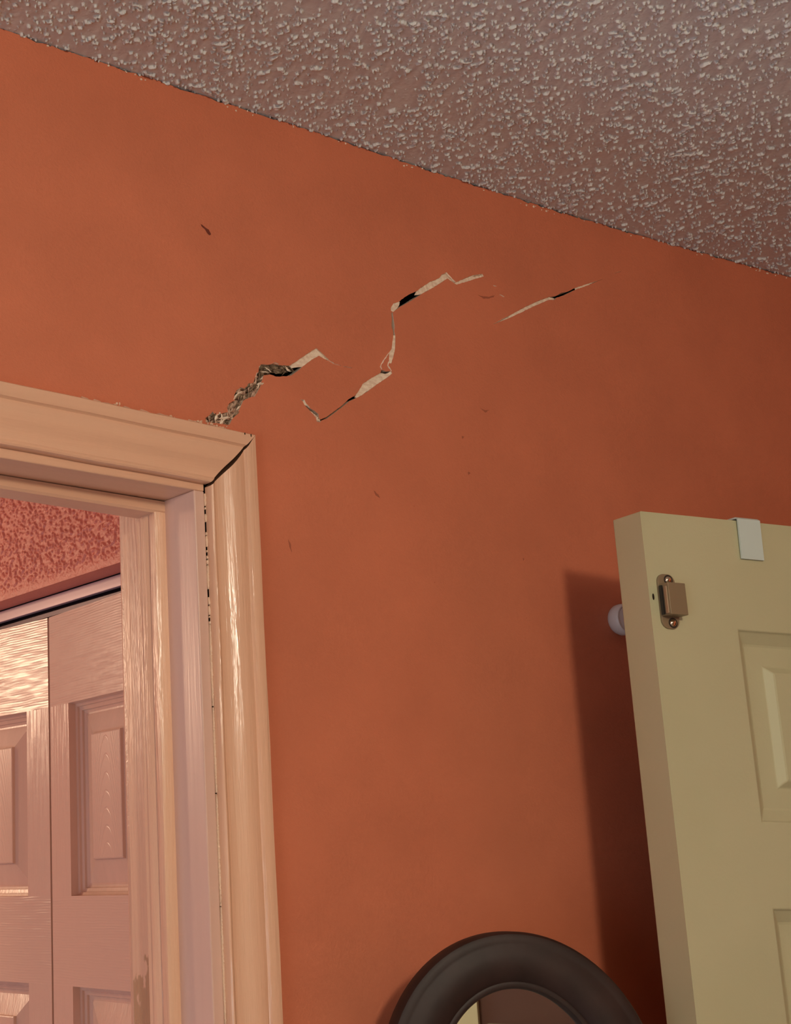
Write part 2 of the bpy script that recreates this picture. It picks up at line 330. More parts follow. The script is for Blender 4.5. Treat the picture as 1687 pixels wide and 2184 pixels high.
for a, b in zip(cx[:-1], cx[1:]):
    ext.append([(a, NY, ceil_z(a)), (b, NY, ceil_z(b)), (b, y0, ceil_z(b)), (a, y0, ceil_z(a))])
    ext.append([(a, y1, ceil_z(a)), (b, y1, ceil_z(b)), (b, 0.11, ceil_z(b)), (a, 0.11, ceil_z(a))])
ext.append([(x1, NY, ceil_z(x1)), (RX + .01, NY, ceil_z(RX)), (RX + .01, 0.11, ceil_z(RX)), (x1, 0.11, ceil_z(x1))])
ceiling = grid_mesh('ceiling', np.stack([XX, YY, ZZ], -1), [M_CEIL, M_CEIL2], ext)
tag(ceiling, 'grey textured ceiling with stamped bumps above the cracked orange wall', 'ceiling', 'structure')

HRY = 3.2     # far end of the hall
bm = bmesh.new(); box(bm, (LX, 0.11, 2.44), (RX, HRY, 2.46)); c2 = build('ceiling', bm, M_CEIL2)
tag(c2, 'hall ceiling beyond the doorway', 'ceiling', 'structure')
bm = bmesh.new(); box(bm, (LX, NY, -0.05), (RX, HRY, 0)); tag(build('floor', bm, M_FLOOR), 'brown carpeted floor of the bedroom and hall', 'floor', 'structure')
bm = bmesh.new(); box(bm, (LX - .1, NY - .1, 0), (LX, HRY, 2.46)); tag(build('wall_left', bm, M_WALL), 'orange wall on the left side of the bedroom', 'wall', 'structure')
bm = bmesh.new(); box(bm, (LX, NY - .1, 0), (RX, NY, 2.46)); tag(build('wall_front', bm, M_BROWN), 'brown wall behind the photographer', 'wall', 'structure')
bm = bmesh.new(); box(bm, (LX, HRY, 0), (RX, HRY + .1, 2.46)); tag(build('wall_hall_end', bm, M_HALL), 'salmon wall at the far end of the hall', 'wall', 'structure')
# right wall with the closet opening the cream door belongs to
CY0, CY1 = -1.00, -0.300
bm = bmesh.new()
box(bm, (RX, CY1, 0), (RX + .1, 0.11, 2.46)); box(bm, (RX, NY, 0), (RX + .1, CY0, 2.46)); box(bm, (RX, CY0, 2.06), (RX + .1, CY1, 2.46))
box(bm, (RX + .7, CY0 - .3, 0), (RX + .72, CY1 + .3, 2.46))
box(bm, (RX + .1, CY0 - .3, 0), (RX + .72, CY0 - .28, 2.46)); box(bm, (RX + .1, CY1 + .28, 0), (RX + .72, CY1 + .3, 2.46)); box(bm, (RX + .1, CY0 - .3, 2.44), (RX + .72, CY1 + .3, 2.46))
tag(build('wall_right', bm, M_WALL), 'orange right wall with the closet opening behind the cream door', 'wall', 'structure')

# ---- the cracked wall
rnd = random.Random(11)
top = []
x = 0.50
while x < RX - .01:
    z = ceil_z(x) - 0.0004 - (rnd.random() ** 2.2) * 0.0026
    top.append((x, z)); x += rnd.choice((0.002, 0.004, 0.007, 0.012)) * (0.6 + rnd.random())
OX0, OX1, OZ = 0.016, 0.888, 2.095       # rough opening, hidden under the casing
outer = [(LX, 0.0), (OX0, 0.0), (OX0, OZ), (OX1, OZ), (OX1, 0.0), (RX, 0.0), (RX, ceil_z(RX) - .001)] + top[::-1] + [(LX, ceil_z(LX) - .001)]
def inside(p, poly):
    c = False; n = len(poly); x, y = p
    for i in range(n):
        (x1_, y1_), (x2_, y2_) = poly[i], poly[(i + 1) % n]
        if (y1_ > y) != (y2_ > y) and x < (x2_ - x1_) * (y - y1_) / (y2_ - y1_) + x1_: c = not c
    return c
def rough(poly, amp, seg, seed):
    r = random.Random(seed); out = []
    n = len(poly)
    for i in range(n):
        (a, b), (c, d) = poly[i], poly[(i + 1) % n]
        L = math.hypot(c - a, d - b); k = max(1, int(L / seg))
        for j in range(k):
            t = j / k
            jx = jz = 0
            if j: jx, jz = r.uniform(-amp, amp), r.uniform(-amp, amp)
            out.append((a + (c - a) * t + jx, b + (d - b) * t + jz))
    return out
holes = {k: rough(v, 0.00022, 0.0016, i) for i, (k, v) in enumerate(HOLES.items())}
vs, es = [], []
def ring(poly):
    b = len(vs); vs.extend(Vector(p) for p in poly); n = len(poly)
    es.extend((b + i, b + (i + 1) % n) for i in range(n))
ring(outer)
for k in holes.values(): ring(k)
res = delaunay_2d_cdt(vs, es, [], 0, 1e-7)
V2, F2 = res[0], res[2]
bm = bmesh.new()
BV = [bm.verts.new((p[0], 0.0, p[1])) for p in V2]
for f in F2:
    cxy = (sum(V2[i][0] for i in f) / len(f), sum(V2[i][1] for i in f) / len(f))
    if not inside(cxy, outer) or any(inside(cxy, k) for k in holes.values()): continue
    try: fc = bm.faces.new([BV[i] for i in f])
    except ValueError: continue
bmesh.ops.recalc_face_normals(bm, faces=bm.faces)
bm.faces.ensure_lookup_table()
if bm.faces[0].normal.y > 0: bmesh.ops.reverse_faces(bm, faces=bm.faces[:])
bedge = [e for e in bm.edges if len(e.link_faces) == 1]
ext_ = bmesh.ops.extrude_edge_only(bm, edges=bedge)
for g in ext_['geom']:
    if isinstance(g, bmesh.types.BMVert): g.co.y = 0.011
for g in ext_['geom']:
    if isinstance(g, bmesh.types.BMFace): g.material_index = 1
loose = [v for v in bm.verts if not v.link_faces]
bmesh.ops.delete(bm, geom=loose, context='VERTS')
wall = build('wall_back', bm, [M_WALL, M_GYP], normals=False)
tag(wall, 'orange wall with a jagged plaster crack above the door corner', 'wall', 'structure')
# hall side of the same partition, top plate, near-black sheets closing the cavity, shade painted in
bm = bmesh.new()
box(bm, (LX, 0.098, 0), (OX0, 0.11, 2.46)); box(bm, (OX1, 0.098, 0), (RX, 0.11, 2.46)); box(bm, (OX0, 0.098, OZ), (OX1, 0.11, 2.46))
box(bm, (LX, 0.012, 2.452), (RX, 0.098, 2.46)); box(bm, (OX0, 0.05, 2.45), (OX1, 0.098, 2.456))
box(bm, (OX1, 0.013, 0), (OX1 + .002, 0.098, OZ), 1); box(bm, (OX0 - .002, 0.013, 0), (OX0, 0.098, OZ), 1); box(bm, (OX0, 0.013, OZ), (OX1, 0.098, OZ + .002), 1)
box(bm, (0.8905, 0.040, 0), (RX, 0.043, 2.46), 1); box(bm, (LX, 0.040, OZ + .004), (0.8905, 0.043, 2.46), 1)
build('cavity_liner', bm, [M_HALL, M_DARK], wall)

def sheet(name, poly, y, mat, amp=0.0004, wav=0.0, thick=0.0006, seed=0):
    """ragged thin layer of board paper lying inside the crack"""
    pts = rough(poly, amp, 0.003, seed)
    res = delaunay_2d_cdt([Vector(p) for p in pts], [(i, (i + 1) % len(pts)) for i in range(len(pts))], [], 0, 1e-7)
    bm = bmesh.new(); r = random.Random(seed)
    F = [bm.verts.new((p[0], y + r.uniform(-wav, wav), p[1])) for p in res[0]]
    for f in res[2]:
        c = (sum(res[0][i][0] for i in f) / 3, sum(res[0][i][1] for i in f) / 3)
        if inside(c, pts):
            try: bm.faces.new([F[i] for i in f])
            except ValueError: pass
    bmesh.ops.delete(bm, geom=[v for v in bm.verts if not v.link_faces], context='VERTS')
    bmesh.ops.recalc_face_normals(bm, faces=bm.faces)
    o = build(name, bm, mat, wall)
    s = o.modifiers.new('thick', 'SOLIDIFY'); s.thickness = thick; s.offset = 0
    return o
sheet('torn_paper', PAPER['A_sheet'], 0.0016, M_PAPER, wav=0.0003, seed=1)
sheet('brown_core', PAPER['A_upper'], 0.0050, M_CORE, wav=0.0016, seed=2)
sheet('plaster_rubble', PAPER['A_low'], 0.0050, M_RUB, wav=0.0018, seed=3)
sheet('torn_paper', PAPER['B_sheet'], 0.0014, M_PAPER, wav=0.0003, seed=4)
sheet('torn_paper', PAPER['B_tip'], 0.0008, M_PAPER, seed=5)
sheet('torn_paper', PAPER['B_tip2'], 0.0012, M_PAPER, seed=6)
sheet('torn_paper', PAPER['B2_s'], 0.0010, M_PAPER, wav=0.0005, seed=7)
sheet('torn_paper', PAPER['C_l'], 0.0012, M_PAPER, wav=0.0004, seed=8)
sheet('torn_paper', PAPER['C_r'], 0.0013, M_PAPER, wav=0.0004, seed=9)
sheet('torn_paper', PAPER['D_l'], 0.0012, M_PAPER, wav=0.0003, seed=10)
sheet('torn_paper', PAPER['D_r'], 0.0010, M_PAPER, seed=12)
# rubble lumps jammed in the low end of the crack
def lump(bm, c, r, rr, flat=0.6):
    m_ = bmesh.ops.create_icosphere(bm, subdivisions=1, radius=1.0)
    e = Matrix.Rotation(rr.uniform(0, 6.28), 3, Vector((rr.random(), rr.random(), rr.random() + .1)).normalized())
    sx = (r * rr.uniform(.5, 1.4), r * flat, r * rr.uniform(.5, 1.4))
    for v in m_['verts']:
        p = e @ (v.co * rr.uniform(.75, 1.2)); v.co = Vector((c[0] + p.x * sx[0], c[1] + p.y * sx[1], c[2] + p.z * sx[2]))
def shards(name, poly, n, r, mat, seed, y, ang):
    rr = random.Random(seed); bm = bmesh.new(); k = 0
    bx = [p[0] for p in poly]; bz = [p[1] for p in poly]
    while k < n:
        p = (rr.uniform(min(bx), max(bx)), rr.uniform(min(bz), max(bz)))
        if not inside(p, poly): continue
        k += 1; a = ang + rr.uniform(-.7, .7); L = r * rr.uniform(.8, 2.4); W_ = r * rr.uniform(.2, .55); y_ = rr.uniform(*y)
        dx, dz = math.cos(a), math.sin(a); rings = []
        for t in (-1, -.55, .1, .6, 1):
            w_ = W_ * (1 - abs(t) ** 1.5) * rr.uniform(.6, 1.3) + .00008; cx_, cz_ = p[0] + dx * L * t - dz * rr.uniform(-1, 1) * W_ * .4, p[1] + dz * L * t + dx * rr.uniform(-1, 1) * W_ * .4
            yy = y_ + rr.uniform(-.0005, .0005)
            rings.append([(cx_ - dz * w_, yy, cz_ + dx * w_), (cx_, yy - w_ * .8, cz_), (cx_ + dz * w_, yy, cz_ - dx * w_), (cx_, yy + w_ * .6, cz_)])
        loft(bm, rings)
    return build(name, bm, mat, wall)
def lumps(name, poly, n, r, mat, seed, y=(0.0005, 0.006)):
    rr = random.Random(seed); bm = bmesh.new(); k = 0
    bx = [p[0] for p in poly]; bz = [p[1] for p in poly]
    while k < n:
        p = (rr.uniform(min(bx), max(bx)), rr.uniform(min(bz), max(bz)))
        if inside(p, poly): lump(bm, (p[0], rr.uniform(*y), p[1]), r * rr.uniform(.5, 1.3), rr); k += 1
    return build(name, bm, mat, wall)
shards('plaster_rubble', PAPER['A_low'], 85, 0.0034, M_RUB, 21, (0.001, 0.005), .95)['kind'] = 'stuff'
shards('brown_core', PAPER['A_low'], 40, 0.0034, M_CORE, 24, (0.0005, 0.004), .95)['kind'] = 'stuff'
shards('torn_paper', PAPER['A_low'], 13, 0.0030, M_PAPER, 22, (0.0, 0.0015), .95)['kind'] = 'stuff'
shards('brown_core', PAPER['A_upper'], 40, 0.0040, M_CORE, 23, (0.002, 0.005), .1)['kind'] = 'stuff'
shards('torn_paper', PAPER['A_upper'], 6, 0.0028, M_PAPER, 25, (0.001, 0.003), .2)['kind'] = 'stuff'

def ribbon(bm, pts, wd, y=-0.0006, h=0.0009, seed=0):
    r = random.Random(seed); P = []
    for (a, b), (c, d) in zip(pts[:-1], pts[1:]):
        k = max(1, int(math.hypot(c - a, d - b) / 0.002))
        P += [(a + (c - a) * j / k, b + (d - b) * j / k) for j in range(k)]
    P.append(pts[-1]); rings = []
    for i, (a, b) in enumerate(P):
        q = P[min(i + 1, len(P) - 1)]; p = P[max(i - 1, 0)]
        dx, dz = q[0] - p[0], q[1] - p[1]; L = math.hypot(dx, dz) or 1; nx, nz = -dz / L, dx / L
        ww = wd * (0.35 + 0.65 * math.sin(math.pi * (i + .6) / (len(P) + .2))) * r.uniform(.7, 1.3)
        jx, jz = r.uniform(-1, 1) * .00025, r.uniform(-1, 1) * .00025
        rings.append([(a + nx * ww + jx, 0.0005, b + nz * ww + jz), (a + nx * ww * .3 + jx, y - h * r.random(), b + nz * ww * .3 + jz), (a - nx * ww + jx, 0.0005, b - nz * ww + jz)])
    loft(bm, rings)
for i, (k, pts) in enumerate(CURLS.items()):
    bm = bmesh.new(); wd = {'L3': .00028, 'L4': .00018, 'L8': .0005, 'L9': .0004, 'L10': .00025, 'L11': .00022, 'L1': .0007, 'L2': .0006, 'L7': .0007}.get(k, .0005)
    ribbon(bm, pts, wd, seed=i); build('paint_flake', bm, M_PAPER, wall)
for i, (k, pts) in enumerate(MARKS.items()):
    bm = bmesh.new(); prism(bm, rough(pts, .0003, .0015, i), -0.0002, 0.001); build('scuff', bm, M_MARK if k in ('m2',) else M_MARK2, wall)
# paint crumbs and chips along the ceiling line
bm = bmesh.new(); rr = random.Random(8)
for i in range(50):
    x = rr.uniform(0.62, 1.8); x = x if rr.random() < .5 else rr.choice((.68, .71, .78, .84, .90, 1.12, 1.30, 1.33, 1.48, 1.60, 1.70)) + rr.uniform(-.015, .015)
    lump(bm, (x, -0.0003, ceil_z(x) - rr.uniform(.002, .006)), rr.uniform(.0006, .0013), rr, .8)
build('paint_crumbs', bm, M_PAPER, wall)['kind'] = 'stuff'
# stray grit sticking to the paint
bm = bmesh.new()
for i in range(40):
    x, z = rr.uniform(.95, 1.75), rr.uniform(1.6, 2.4); lump(bm, (x, 0, z), rr.uniform(.0003, .0008), rr, .9)
build('paint_grit', bm, M_WALL, wall)['kind'] = 'stuff'

# ------------------------------------------------------------------ doorway: jamb, stop, casing
XJ, ZJ = 0.832, 2.0442
XL = 0.070
door1 = empty('door_1', (0.45, 0.05, 0)); tag(door1, 'cream painted door frame with open mitre joint in the orange wall', 'door frame', 'structure')
def part(name, bm, mat, parent=door1, **k):
    off = Vector(parent.matrix_world.translation) if parent.parent is None and parent.type == 'EMPTY' else Vector()
    off = Vector(parent.location)
    bmesh.ops.translate(bm, verts=bm.verts, vec=-off); return build(name, bm, mat, parent, **k)
bm = bmesh.new(); box(bm, (XJ, -0.0005, 0), (XJ + .0112, 0.107, ZJ)); part('jamb', bm, M_FLAT, bevel=.0012)
bm = bmesh.new(); box(bm, (XL - .0112, -0.0005, 0), (XL, 0.107, ZJ)); part('jamb', bm, M_FLAT, bevel=.0012)
bm = bmesh.new(); box(bm, (XL - .0112, -0.0005, ZJ), (XJ + .0112, 0.107, ZJ + .0112)); part('head_jamb', bm, M_TRIMX, bevel=.001)
# stops
def stop_side(x, s):
    bm = bmesh.new(); Y0, Y1 = 0.042, 0.071
    prof = [(0, Y0), (-.0085, Y0), (-.0110, Y0 + .0015), (-.0113, Y0 + .009), (-.0098, Y0 + .0112), (-.0113, Y0 + .0135), (-.0113, Y1 - .007), (-.0100, Y1 - .0055), (-.0105, Y1), (0, Y1 + .001)]
    loft(bm, [[(x + s * a, b, z) for a, b in prof] for z in np.linspace(0, ZJ - .0116, 30)])
    part('door_stop', bm, M_JAMB, smooth=True)
stop_side(XJ, 1); stop_side(XL, -1)
bm = bmesh.new(); prof = [(0, .042), (-.009, .042), (-.0112, .044), (-.0112, .069), (-.009, .071), (0, .071)]
loft(bm, [[(x, b, ZJ + a - (0.0012 if x > .6 else 0)) for a, b in prof] for x in (XL, .4, XJ)]); part('head_stop', bm, M_TRIMX, smooth=True)
bm = bmesh.new(); prof = [(0, .0725), (-.002, .0725), (-.0026, .105), (0, .107)]
loft(bm, [[(XJ + a, b, z) for a, b in prof] for z in np.linspace(0, ZJ - .001, 24)]); part('worn_edge', bm, M_WORN, smooth=True)

PROF = [(0, 0), (0, .0065), (.0006, .0084), (.002, .0093), (.0038, .0088), (.0052, .0074), (.009, .0072), (.013, .0078), (.0165, .0092), (.0195, .0110),
        (.0225, .0124), (.0265, .0131), (.0310, .0131), (.0345, .0124), (.0358, .0118), (.0366, .0126), (.0375, .0143), (.0395, .0150), (.045, .0149), (.048, .0143), (.049, .0128), (.049, 0)]
CI = 0.8446                       # inner edge of the right casing
rr = random.Random(5)
def end_shaded(bm):  # gives the end caps the darkened mitre colour
    for f in bm.faces:
        if len(f.verts) > 6: f.material_index = 1
def casing_side(ci, s, ztop):
    bm = bmesh.new(); rings = []
    zs = list(np.linspace(0, ztop(0) - 0.02, 60))
    for z in zs: rings.append([(ci + s * (a + (0.0003 * math.sin(z * 37 + a * 60) if 0 < a < .049 else 0)), -b, z) for a, b in PROF])
    rings.append([(ci + s * a, -b, ztop(a)) for a, b in PROF])
    loft(bm, rings); end_shaded(bm); part('side_casing', bm, [M_TRIMZ, M_MITRE_SHADE], smooth=True)
# mitre: from (0.8446, 2.0505) to (0.8935, 2.1014), the joint gapes in its middle
gap = lambda a: 0.0040 * max(0, math.sin(math.pi * min(1, (a + .006) / .051))) ** 0.8 + 0.0003
casing_side(CI, 1, lambda a: 2.0500 + a * 1.040 - gap(a))
casing_side(XL - .0126, -1, lambda a: 2.0560 + a * 1.10)
bm = bmesh.new(); rings = []
for t in np.linspace(0, 1, 40):
    ring_ = []
    for a, b in PROF:
        xr = CI + a; xl = XL - .0126 - a; x = xr + (xl - xr) * t
        zi = 2.0508 + (CI - x) * 0.0100; wd = 1.045 + (CI - x) * 0.18 if x > .5 else 1.107
        ring_.append((x, -b, zi + a * wd + 0.0002 * math.sin(x * 50 + a * 90)))
    rings.append(ring_)
loft(bm, rings); end_shaded(bm); part('head_casing', bm, [M_TRIMX, M_MITRE_SHADE], smooth=True)
# broken caulk in the joint between jamb and side casing
bm = bmesh.new(); z = 0.3; rr = random.Random(17)
while z < 2.046:
    if z > 1.86: L = rr.choice((.002, .004, .009, .018)) * rr.uniform(.6, 1.3); g_ = rr.choice((.0004, .0008, .003, .007)) * (1.0 if z < 2.0 else 1.3)
    else: L = rr.uniform(.05, .15); g_ = rr.uniform(.0, .001)
    n_ = max(2, int(L / .0012)); rings = []
    for q_ in range(n_ + 1):
        t_ = q_ / n_; e_ = math.sin(math.pi * min(1, max(.03, t_))) ** .35
        c_ = XJ + .0120 + rr.uniform(-.00012, .00012)
        rings.append([(c_ - .0011 * e_, .0012, z + L * t_), (c_ - .0009 * e_ + rr.uniform(-.0002, .0002), -.0008, z + L * t_), (c_ + .0006 * e_, -.0011 + rr.uniform(-.0003, .0003), z + L * t_), (c_ + .0011 * e_, .0012, z + L * t_)])
    loft(bm, rings)
    z += L + g_
part('cracked_caulk', bm, M_CAULK)
# ragged caulk and paint edge over the head casing
bm = bmesh.new(); rr = random.Random(19); x = 0.50
def ztop_(x): return 2.0508 + (CI - x) * 0.010 + 0.049 * (1.045 + (CI - x) * 0.18)
rings = []
while x < 0.845:
    e = 0.0012 + (rr.random() ** 3) * 0.0035 * (1.0 if x > .70 else .45)
    zt = ztop_(x); rings.append([(x, 0.001, zt - .001), (x, -0.0125, zt - .0006), (x + rr.uniform(-.001, .001), -0.009, zt + e * .5), (x + rr.uniform(-.001, .001), -0.0008, zt + .002 + e)]); x += rr.uniform(.0015, .005)
loft(bm, rings); part('ragged_caulk', bm, M_CAULK)
bm = bmesh.new(); rr = random.Random(20)
for i in range(46):
    x = rr.uniform(.832, .868) if i < 34 else rr.uniform(.74, .84); lump(bm, (x, rr.uniform(-.009, -.001), ztop_(x) + rr.uniform(-.0005, .0045)), rr.uniform(.0009, .0024), rr, .8)
part('plaster_crumbs', bm, M_CAULK)['kind'] = 'stuff'
# nicks in the head casing near the corner
bm = bmesh.new()
for x, z, l in ((.8800, 2.0985, .0018), (.8870, 2.0975, .0026)): box(bm, (x, -.0153, z), (x + .0005, -.0145, z + l))
part('nail_nick', bm, M_DARK)
# casing on the hall side
bm = bmesh.new()
box(bm, (XJ + .006, .110, 0), (XJ + .062, .124, ZJ + .06)); box(bm, (XL - .062, .110, 0), (XL - .006, .124, ZJ + .06)); box(bm, (XL - .006, .110, ZJ + .005), (XJ + .006, .124, ZJ + .06))
part('hall_casing', bm, M_TRIMX, bevel=.004)

# ------------------------------------------------------------------ hall side wall with the bifold closet
HX = 0.966
step = 0.0010
ys = np.arange(0.26, 0.80, step); zs = np.arange(2.0525, 2.30, step)
n1 = field(len(zs), len(ys), step, 0.0011, 31); n2 = field(len(zs), len(ys), step, 0.0018, 32)
h = smooth((n1 + n2 * 0.6 - 0.1) / 1.0) * 0.0017 + 0.00012 * n1
fade = np.clip((zs[:, None] - 2.056) / 0.012, 0.12, 1) + 0 * ys[None, :]
h = h * fade
YY, ZZ = np.meshgrid(ys, zs)
ya, yb, za, zb = ys[0], ys[-1], zs[0], zs[-1]
Q = lambda a, b, c, d: [(HX, a, c), (HX, b, c), (HX, b, d), (HX, a, d)]
ext = [Q(.11, ya, 2.0525, 2.44), Q(yb, HRY, 2.0525, 2.44), Q(ya, yb, zb, 2.44), Q(.11, .262, 0, 2.0525), Q(1.19, HRY, 0, 2.0525),
       [(HX, .11, 2.0525), (1.08, .11, 2.0525), (1.08, HRY, 2.0525), (HX, HRY, 2.0525)],
       [(HX, .262, 0), (1.08, .262, 0), (1.08, .262, 2.0525), (HX, .262, 2.0525)], [(HX, 1.19, 0), (1.08, 1.19, 0), (1.08, 1.19, 2.0525), (HX, 1.19, 2.0525)],
       [(1.5, .11, 0), (1.5, 1.5, 0), (1.5, 1.5, 2.44), (1.5, .11, 2.44)], [(1.0, .2, 2.06), (1.5, .2, 2.06), (1.5, 1.5, 2.06), (1.0, 1.5, 2.06)]]
hw = grid_mesh('wall_hall', np.stack([HX - h, YY, ZZ], -1), [M_HALL, M_HALL], ext)
tag(hw, 'salmon orange textured hall wall above the bifold doors', 'wall', 'structure')

def panel_face(bm, y0, y1, zt, zb, X, out, prof, m_mould, m_field, mapper):
    """nested rings from the recess edge to the raised field; prof = [(inset, depth)]"""
    rings = []
    for ins, dep in prof:
        rings.append([mapper(y0 + ins, zb + ins, dep), mapper(y1 - ins, zb + ins, dep), mapper(y1 - ins, zt - ins, dep), mapper(y0 + ins, zt - ins, dep)])
    V = [[bm.verts.new(p) for p in r] for r in rings]
    for i in range(len(V) - 1):
        for k in range(4):
            l = (k + 1) % 4
            bm.faces.new((V[i][k], V[i][l], V[i + 1][l], V[i + 1][k])).material_index = m_mould
    bm.faces.new(V[-1]).material_index = m_field
def panel_leaf(bm, wid, thick, z0, z1, cols, rows, prof, ms=(0, 1, 2, 3)):
    """door slab: local a = 0..wid across, z up, front face depth 0, back depth = thick.
    ms = material indices: rail, stile, moulding, field"""
    mp = lambda a, z, d: (a, d, z)
    xs_ = [0] + [v for c in cols for v in c] + [wid]
    zs_ = [z0] + [v for r in sorted(rows) for v in sorted(r)] + [z1]
    for i in range(len(xs_) - 1):
        for j in range(len(zs_) - 1):
            if i % 2 == 1 and j % 2 == 1: continue
            f = bm.faces.new([bm.verts.new(mp(*q, 0)) for q in ((xs_[i], zs_[j]), (xs_[i + 1], zs_[j]), (xs_[i + 1], zs_[j + 1]), (xs_[i], zs_[j + 1]))])
            rail = (j % 2 == 0) and 0 < i < len(xs_) - 2 or (j % 2 == 0 and len(cols) == 1)
            f.material_index = ms[0] if rail else ms[1]
    for c in cols:
        for r in rows: panel_face(bm, c[0], c[1], max(r), min(r), 0, 0, prof, ms[2], ms[3], mp)
    bmesh.ops.remove_doubles(bm, verts=bm.verts, dist=1e-5)
    # sides and back
    a = [bm.verts.new(mp(*q, 0)) for q in ((0, z0), (wid, z0), (wid, z1), (0, z1))]; b = [bm.verts.new(mp(*q, thick)) for q in ((0, z0), (wid, z0), (wid, z1), (0, z1))]
    for k in range(4):
        l = (k + 1) % 4; bm.faces.new((a[k], a[l], b[l], b[k])).material_index = ms[1]
    bm.faces.new(b).material_index = ms[1]
BPROF = [(0, 0), (.0008, .0085), (.0040, .0095), (.0045, .0120), (.0085, .0130), (.0090, .0155), (.0120, .0165), (.0140, .0165), (.0385, .0095), (.0393, .0062), (.0405, .0058)]
door2 = empty('door_2', (1.0, 0.727, 0)); tag(door2, 'pink cream bifold closet doors seen through the doorway', 'bifold door', 'structure')
rows_b = [(1.9187, 1.7020), (1.6047, 0.98), (0.86, 0.22)]
def leaf(ya, yb, rot, xoff=0.0):
    wid = yb - ya
    bm = bmesh.new(); panel_leaf(bm, wid, 0.028, 0.02, 2.0265, [(0.044, wid - 0.044)], rows_b, BPROF)
    # local a runs from yb towards ya (image left to right), depth towards +x
    for v in bm.verts:
        a, d, z = v.co; v.co = Vector((d, -a + wid / 2, z))
    bmesh.ops.recalc_face_normals(bm, faces=bm.faces)
    o = build('bifold_leaf', bm, [M_RAIL, M_STILE, M_MOULD, M_FIELD], door2, normals=False)
    o.location = (xoff, (ya + yb) / 2 - 0.727, 0); o.rotation_euler = (0, 0, rot); return o
leaf(0.267, 0.4965, math.radians(-4), -.008); leaf(0.4995, 0.7290, math.radians(4), -.008); leaf(.732, .9615, 0); leaf(.9645, 1.19, 0)
bm = bmesh.new(); box(bm, (.012, .4960 - .727, .02), (.026, .5000 - .727, 2.026)); build('leaf_hinge', bm, M_HINGE, door2)
bm = bmesh.new()
box(bm, (-.004, .262 - .727, 2.0372), (.0015, 1.19 - .727, 2.0525)); box(bm, (-.004, .262 - .727, 2.050), (.03, 1.19 - .727, 2.0525)); box(bm, (.027, .262 - .727, 2.03), (.03, 1.19 - .727, 2.052))
tr = build('bifold_track', bm, M_TRACK, door2, bevel=.0006)
bm = bmesh.new(); box(bm, (.004, .262 - .727, 2.0288), (.006, 1.19 - .727, 2.0340)); box(bm, (.008, .262 - .727, 2.028), (.026, 1.19 - .727, 2.050))
build('track_slot', bm, M_TRACKD, tr)

# ------------------------------------------------------------------ the open cream door on the right
ANG = math.radians(-11.0)
door3 = empty('door_3', (1.2172, -0.1555, 0), ANG)
tag(door3, 'cream six panel closet door standing open beside the orange wall', 'door', 'structure')
DPROF = [(0, 0), (.0010, .0022), (.0110, .0088), (.0130, .0094), (.0270, .0090), (.0310, .0088), (.0368, .0036), (.0385, .0030)]
bm = bmesh.new()
panel_leaf(bm, 0.690, 0.035, 0.012, 2.040, [(0.0955, 0.3050), (0.3850, 0.5945)], [(1.9365, 1.7650), (1.6905, 1.02), (0.90, 0.25)], DPROF, (0, 0, 0, 0))
bmesh.ops.remove_doubles(bm, verts=bm.verts, dist=1e-5)
build('door_slab', bm, M_DOOR, door3, bevel=0.0011)
bm = bmesh.new(); bmesh.ops.create_cone(bm, cap_ends=True, segments=14, radius1=.0009, radius2=.0009, depth=.0008, matrix=Matrix.Translation((0.0042, -.0001, 1.9610)) @ Matrix.Scale(3.2, 4, (0, 0, 1)) @ Matrix.Rotation(math.pi / 2, 4, 'X'))
build('pin_hole', bm, M_DARK, door3)
# magnetic catch
def rrect(cx_, cz_, w_, h_, r_, n=6):
    out = []
    for sx, sz, a0 in ((1, -1, -90), (1, 1, 0), (-1, 1, 90), (-1, -1, 180)):
        for i in range(n + 1):
            a = math.radians(a0 + 90 * i / n); out.append((cx_ + sx * (w_ / 2 - r_) + r_ * math.cos(a), cz_ + sz * (h_ / 2 - r_) + r_ * math.sin(a)))
    return out
KX, KZ = 0.0190, 1.9575
catch = empty('magnetic_catch', (KX, 0, KZ)); catch.parent = door3
bm = bmesh.new(); prism(bm, rrect(0, 0, .0190, .0500, .0075), -.0018, .0005); build('catch_plate', bm, M_BRONZE, catch, bevel=.0004)
bm = bmesh.new(); prism(bm, rrect(0.0004, 0.0005, .0190, .0290, .0006, 2), -.0130, -.0015); build('catch_housing', bm, M_BRONZE, catch, bevel=.0006)
bm = bmesh.new(); box(bm, (-.0108, -.0062, -.0132), (-.0085, -.0034, .0132)); build('magnet', bm, M_MAG, catch)
bm = bmesh.new(); box(bm, (-.0106, -.0118, -.0130), (-.0088, -.0086, .0118)); build('strike_plate', bm, M_STRIKE, catch, bevel=.0004)
for dz in (.0196, -.0196):
    bm = bmesh.new(); bmesh.ops.create_uvsphere(bm, u_segments=20, v_segments=10, radius=.0036, matrix=Matrix.Translation((.0022, -.0016, dz)) @ Matrix.Scale(.6, 4, (0, 1, 0)))
    s_ = build('screw', bm, M_SCREW, catch, smooth=True)
    bm = bmesh.new(); bmesh.ops.create_cone(bm, cap_ends=True, segments=18, radius1=.0047, radius2=.0047, depth=.0006, matrix=Matrix.Translation((.0022, -.0019, dz)) @ Matrix.Rotation(math.pi / 2, 4, 'X'))
    build('screw_slot', bm, M_MAG, catch)

